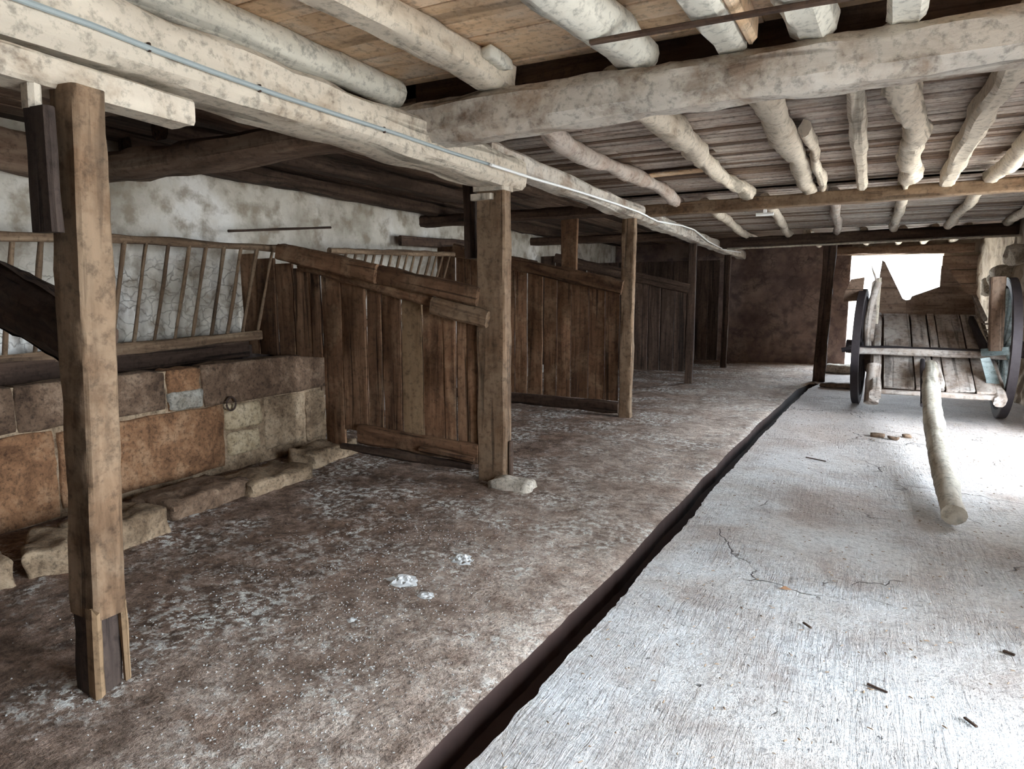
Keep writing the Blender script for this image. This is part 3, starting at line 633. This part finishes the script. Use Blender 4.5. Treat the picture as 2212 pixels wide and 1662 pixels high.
q = Y(1652, 463, 7.85); tube('tube', [q + V3((-.09, 0, 0)), q + V3((.09, 0, 0))], .018, M['cable'], t)
block('bracket', q + V3((0, .01, .03)), (.04, .04, .05), M['cable'], t, r=.008, rough=.001, sub=2)

# ------------------------------------------------------------------ cart
ct = thing('farm_cart', (.85, 10.0, 0), 'old two-wheeled wooden farm cart, tipped onto its drawbar before the doorway', 'cart')
# bed plane: rises away from the camera
def bedz(y): return .74 + (y - 9.9) * .40
def BED(px, py, off=0.0):      # line of sight onto the bed plane
    d = ray(px, py); s = (.74 - 9.9 * .40 - off * -1 - H) / (d.z - .40 * d.y) if False else ((.74 - 9.9 * .40 + off) - H) / (d.z - .40 * d.y); return CAM + d * s
bx = [.30, .63, .83, .93, 1.22, 1.42]
for a, b_ in zip(bx, bx[1:]):
    m = (a + b_) / 2
    plank('bed_plank', (m, 9.02, bedz(9.02)), (m, 11.05, bedz(11.05)), b_ - a - .018, .03, M['cart'], ct, n=8, rough=.006, endj=.05)
timber('bed_base', (.86, 9.06, bedz(9.06) - .04), (.86, 11.0, bedz(11.0) - .04), 1.26, .02, M['dark'], ct, rough=0, n=2)  # dark backing added under the planks to block light through their gaps
timber('bed_rail', (.27, 9.0, .335), (1.43, 9.0, .335), .07, .06, M['cart'], ct, rough=.006)
timber('longeron', (.22, 8.95, bedz(9.05) - .10), (.24, 11.4, bedz(11.4) - .06), .12, .14, M['cart'], ct, sec=16, rough=.01, ch=.03)
timber('longeron', (1.44, 8.95, bedz(9.05) - .10), (1.44, 11.4, bedz(11.4) - .06), .12, .14, M['cart'], ct, sec=16, rough=.01, ch=.03)
log('longeron_end', (.20, 9.35, .62), (.19, 9.15, .17), .16, M['cart'], ct, n=10)
timber('cross_bar', (.02, 9.72, .765), (1.60, 9.62, .765), .08, .085, M['cart'], ct, rough=.006, n=20)
timber('far_cross_bar', (.2, 11.0, 1.16), (1.38, 11.0, 1.16), .05, .06, M['dark'], ct, rough=.006)
log('axle', (-.10, 10.0, .76), (1.80, 9.75, .78), .10, M['ironL'], ct, n=20)
# tail board and sides
yb = 11.1
extr('tailboard', [(1888, 692), (1896, 620), (1906, 562), (1912, 566), (1950, 645), (1958, 649), (1960, 692)], lambda a, b_: Y(a, b_, yb), .03, M['cartbrown'], ct)
extr('tailboard', [(1957, 692), (1957, 649), (1966, 647), (1970, 640), (2005, 628), (2028, 620), (2066, 620), (2104, 640), (2108, 692)], lambda a, b_: Y(a, b_, yb), .03, M['cartbrown'], ct)
extr('gusset_board', [(2030, 624), (2034, 575), (2042, 572), (2092, 640), (2086, 650)], lambda a, b_: Y(a, b_, yb + .06), .03, M['cartbrown'], ct)
timber('tail_rail', Y(1889, 695, yb - .03), Y(2110, 690, yb - .03), .06, .05, M['dark'], ct, rough=.005)
extr('side_board', [(1870, 762), (1872, 700), (1884, 610), (1896, 600), (1892, 690), (1884, 762)], lambda a, b_: Y(a, b_, 10.2), .03, M['cart'], ct)
log('side_stake', Y(1876, 762, 10.0), Y(1897, 610, 10.0), .085, M['cart'], ct, n=16, bend=(0.02, .06), rough=.008)
log('side_stake', Y(1896, 612, 10.0), Y(1880, 567, 10.05), .05, M['cart'], ct, n=8, taper=.4)
timber('side_stake', Y(1891, 700, 10.4), Y(1900, 600, 10.4), .03, .05, M['cream'], ct, n=6)
timber('side_stake', Y(2150, 758, 9.55), Y(2156, 598, 9.55), .12, .14, M['cartbrown'], ct, up=(1, 0, 0), rough=.008, n=12)
timber('strut', Y(2098, 690, 10.7), Y(2130, 762, 9.8), .06, .10, M['ironL'], ct, rough=.006)
timber('strut', Y(2104, 640, 10.9), Y(2128, 690, 10.2), .05, .05, M['cart'], ct, rough=.006)
timber('strut', Y(2112, 690, 10.6), Y(2134, 750, 9.9), .03, .03, M['cream'], ct, rough=.004)
for i in range(4):
    plank('side_slat', Y(2104 + 6 * i, 700 + 13 * i, 10.9 - .2 * i), Y(2130 + 3 * i, 700 + 13 * i, 10.5 - .2 * i), .06, .02, M['cart'], ct, n=3)
extr('mudguard', [(2118, 775), (2138, 772), (2150, 800), (2160, 830), (2160, 857), (2132, 857), (2130, 820)], lambda a, b_: Y(a, b_, 9.2), .04, M['teal'], ct)
plank('crossbar_end', Y(2120, 762, 9.58), Y(2180, 758, 9.5), .06, .09, M['teal'], ct, n=4)
def wheel(c, r, hubmat, spmat, rz=0.0, tiremat=M['ironL'], nsp=12, rimmat=None):
    w_ = bpy.data.objects.new('wheel', None); COL.objects.link(w_); mw = Matrix.Translation(V3(c)) @ Matrix.Rotation(rz, 4, 'Z')
    w_.parent = ct; w_.matrix_local = wm(ct).inverted() @ mw; WM[w_.name] = mw
    def ring(name, r0, r1, hw, mat, k=48):
        V, F = [], []
        for i in range(k):
            a = 2 * math.pi * i / k; cy, cz = math.cos(a), math.sin(a)
            for (rr, xx) in ((r0, -hw), (r1, -hw), (r1, hw), (r0, hw)): V.append((xx, rr * cy, rr * cz))
        for i in range(k):
            for j in range(4): F.append((i * 4 + j, ((i + 1) % k) * 4 + j, ((i + 1) % k) * 4 + (j + 1) % 4, i * 4 + (j + 1) % 4))
        return mk(name, V, F, mat, w_, mw, True, 40)
    ring('rim', r - .095, r - .012, .045, rimmat or spmat); ring('tyre', r - .012, r, .042, tiremat)
    log('hub', mw @ V3((-.17, 0, 0)), mw @ V3((.17, 0, 0)), .19, hubmat, w_, n=10)
    for i in range(nsp):
        a = 2 * math.pi * (i + .4) / nsp
        timber('spoke', mw @ V3((0, .08 * math.cos(a), .08 * math.sin(a))), mw @ V3((0, (r - .07) * math.cos(a), (r - .07) * math.sin(a))), .035, .055, spmat, w_, up=tuple((mw.to_3x3() @ V3((1, 0, 0)))), n=4, rough=.002, ch=.01)
    return w_
wheel((.035, 10.30, .78), .78, M['ironL'], M['ironL'], rz=-.075)
wheel((1.57, 9.80, .84), .84, M['ironL'], M['teal'], rz=-.03, rimmat=M['ironL'])
# drawbar
tg = log('drawbar', (.605, 4.90, .085), (.79, 9.4, .62), .15, M['tongue'], ct, n=50, rough=.010, bend=(.03, -.03), taper=1.15)
timber('drawbar_clamp', (.78, 8.55, .50), (.80, 9.6, .64), .19, .07, M['cart'], ct, rough=.008)
timber('drawbar_strut', (.70, 9.3, .70), (.66, 8.3, .30), .045, .05, M['ironL'], ct, rough=.004)
extr('side_panel', [(1864, 688), (1888, 684), (1892, 835), (1868, 800)], lambda a, b_: Y(a, b_, 10.75), .03, M['dark'], ct)  # dark panel added to block the bright gap beside the left wheel
# board leaning on the left wheel top
extr('mudguard_board', [(1822, 652), (1824, 636), (1838, 604), (1868, 599), (1862, 650)], lambda a, b_: Y(a, b_, 10.1), .05, M['cartbrown'], ct)
log('peg', Y(1818, 757, 9.9), Y(1850, 752, 9.9), .06, M['ironL'], ct, n=4)

# ------------------------------------------------------------------ small things on the floor
def clump(px, py, r_, label, mat='lime', fl=.24, name='lime_clump', cat='lime clump'):
    c = Z(px, py); V, F = [], []; k, m = 26, 12
    for i in range(m + 1):
        for j in range(k):
            th = 2 * math.pi * j / k; rr = r_ * (1 - i / m) ; d = V3((rr * math.cos(th) * 1.0, rr * math.sin(th) * .8, 0))
            nz = noise.noise(d * 55 + c * 3) * 1.3; d *= 1 + .35 * noise.noise(V3((math.cos(th) * 2, math.sin(th) * 2, c.x * 9)))
            V.append((d.x, d.y, (r_ * fl) * ((i / m) ** .7) * (.7 + .9 * nz) - .004))
    for i in range(m):
        for j in range(k): F.append((i * k + j, i * k + (j + 1) % k, (i + 1) * k + (j + 1) % k, (i + 1) * k + j))
    o = mk(name, V, F, M[mat], None, Matrix.Translation((c.x, c.y, .004)), True, 30); tag(o, label, cat); return o
clump(1002, 1210, .09, 'white lime clump on the floor, the right-hand and farther of the two big ones')
clump(870, 1255, .09, 'white lime clump on the floor, left of and nearer than its twin')
clump(920, 1287, .045, 'small white lime clump just below the left big clump')
clump(1125, 1063, .07, 'pale chalky lump at the foot of the second post', 'st_pale')
clump(760, 1340, .03, 'small white lime speck nearest the camera on the stall floor')
def stick(px, py, L, ang, mat, label, name='twig', cat='twig', w_=.012):
    c = Z(px, py); d = V3((math.cos(ang), math.sin(ang), 0)) * L / 2; c.z = .010
    o = timber(name, c - d, c + d, w_, .008, M[mat], None, n=5, rough=.003, ch=.002, wave=.02); tag(o, label, cat)
stick(1742, 1358, .05, 2.3, 'dark', 'short dark twig on the pale slab, centre right')
stick(1895, 1493, .07, -.4, 'iron', 'reddish brown bark sliver on the pale slab')
stick(2098, 1567, .05, 2.2, 'dark', 'dark twig near the bottom right corner of the slab')
stick(2180, 1415, .04, 2.6, 'dark', 'small dark twig at the right edge of the slab')
stick(1762, 994, .18, 2.75, 'dark', 'thin dark stick on the slab beside the drain', w_=.015)
c = Z(1697, 1277); o = mk('dry_leaf', [(-.03, 0, .004), (-.005, .014, .016), (.03, .002, .006), (0, -.012, .007), (0, 0, .012)], [(0, 4, 1), (1, 4, 2), (2, 4, 3), (3, 4, 0)], M['leaf'], None, Matrix.Translation((c.x, c.y, .004))); tag(o, 'curled brown dry leaf on the pale slab', 'leaf')
# straw and bark crumbs: uncountable
V, F = [], []
def crumb(c, L, w_, a, z=.006):
    d = V3((math.cos(a), math.sin(a), 0)); p = V3((-d.y, d.x, 0)); b0 = len(V)
    for sx, sy, sz in ((-1, -1, 0), (1, -1, 0), (1, 1, 0), (-1, 1, 0), (-.6, 0, 1), (.6, 0, 1)):
        q = c + d * (L / 2 * sx) + p * (w_ / 2 * sy); V.append((q.x, q.y, z + sz * w_ * .6))
    F.extend([(b0, b0 + 1, b0 + 5, b0 + 4), (b0 + 1, b0 + 2, b0 + 5), (b0 + 2, b0 + 3, b0 + 4, b0 + 5), (b0 + 3, b0, b0 + 4)])
for i in range(900):
    y = random.uniform(1.2, 9.5); x = random.uniform(drx(y) + .12, 1.9); crumb(V3((x, y, 0)), random.uniform(.006, .022), random.uniform(.003, .007), random.uniform(0, 3.14))
o = mk('straw_crumbs', V, F, M['straw'], None, None, False); o['kind'] = 'stuff'; tag(o, 'scattered straw and bark crumbs on the pale walkway slab', 'straw')
V, F = [], []
for i in range(3600):
    cx_, cy_ = random.gauss(0, 1), random.gauss(0, 1)
    k = i % 6; cen = ((-1.9, 2.3), (-2.2, 3.3), (-2.5, 2.1), (-1.9, 5.6), (-1.6, 1.7), (-2.2, 2.8))[k]; sp = (.35, .3, .4, .4, .3, .5)[k]
    x, y = cen[0] + cx_ * sp, cen[1] + cy_ * sp * 1.3
    if x > drx(y) - .15 or x < -3.7: continue
    crumb(V3((x, y, 0)), random.uniform(.003, .011), random.uniform(.002, .007), random.uniform(0, 3.14), .004)
o = mk('lime_flakes', V, F, M['flake'], None, None, False); o['kind'] = 'stuff'; tag(o, 'white lime flakes strewn over the brown stall floor', 'flakes')
# stones by the doorway
for (px, py, s, lab) in ((1812, 806, (.5, .3, .16), 'pale broken stone lying by the left jamb of the doorway'), (1808, 838, (.5, .25, .08), 'flat brown stone on the floor between door post and cart')):
    c = Z(px, py); block('loose_stone', (c.x, c.y, s[2] / 2), s, M['st_pale'] if 'pale' in lab else M['st_brown'], None, r=.04, rough=.03, sub=6); tag(bpy.context.scene.objects[[o.name for o in bpy.data.objects if o.name.startswith('loose_stone')][-1]], lab, 'stone')
for i, (px, py, s) in enumerate(((1895, 944, .10), (1930, 950, .08), (1958, 945, .07))):
    c = Z(px, py); o = block('rubble_piece', (c.x, c.y, .015), (s * 1.3, s, .03), M['st_brown'], None, r=.01, rough=.022, sub=4)
    tag(o, 'small brown rubble piece on the slab left of the drawbar, %s of three' % ('leftmost', 'middle', 'rightmost')[i], 'rubble', 'rubble pieces by the drawbar')
# ------------------------------------------------------------------ outside
b = thing('farm_building', (-.5, 22, 0), 'pale farm building with a plank gate outside the doorway', 'building')
slab('wall', -6, .35, 22, 22.4, -.3, 4, M['render'], b)
for i in range(8): plank('gate_plank', (-1.2 + i * .2, 21.93, -.2), (-1.2 + i * .2, 21.93, 2.2), .19, .04, M['ceil_grey'], b, up=(1, 0, 0), n=2)
timber('gate_rail', (-1.3, 21.88, 1.75), (.3, 21.88, 1.75), .05, .16, M['ceil_grey'], b, n=4)
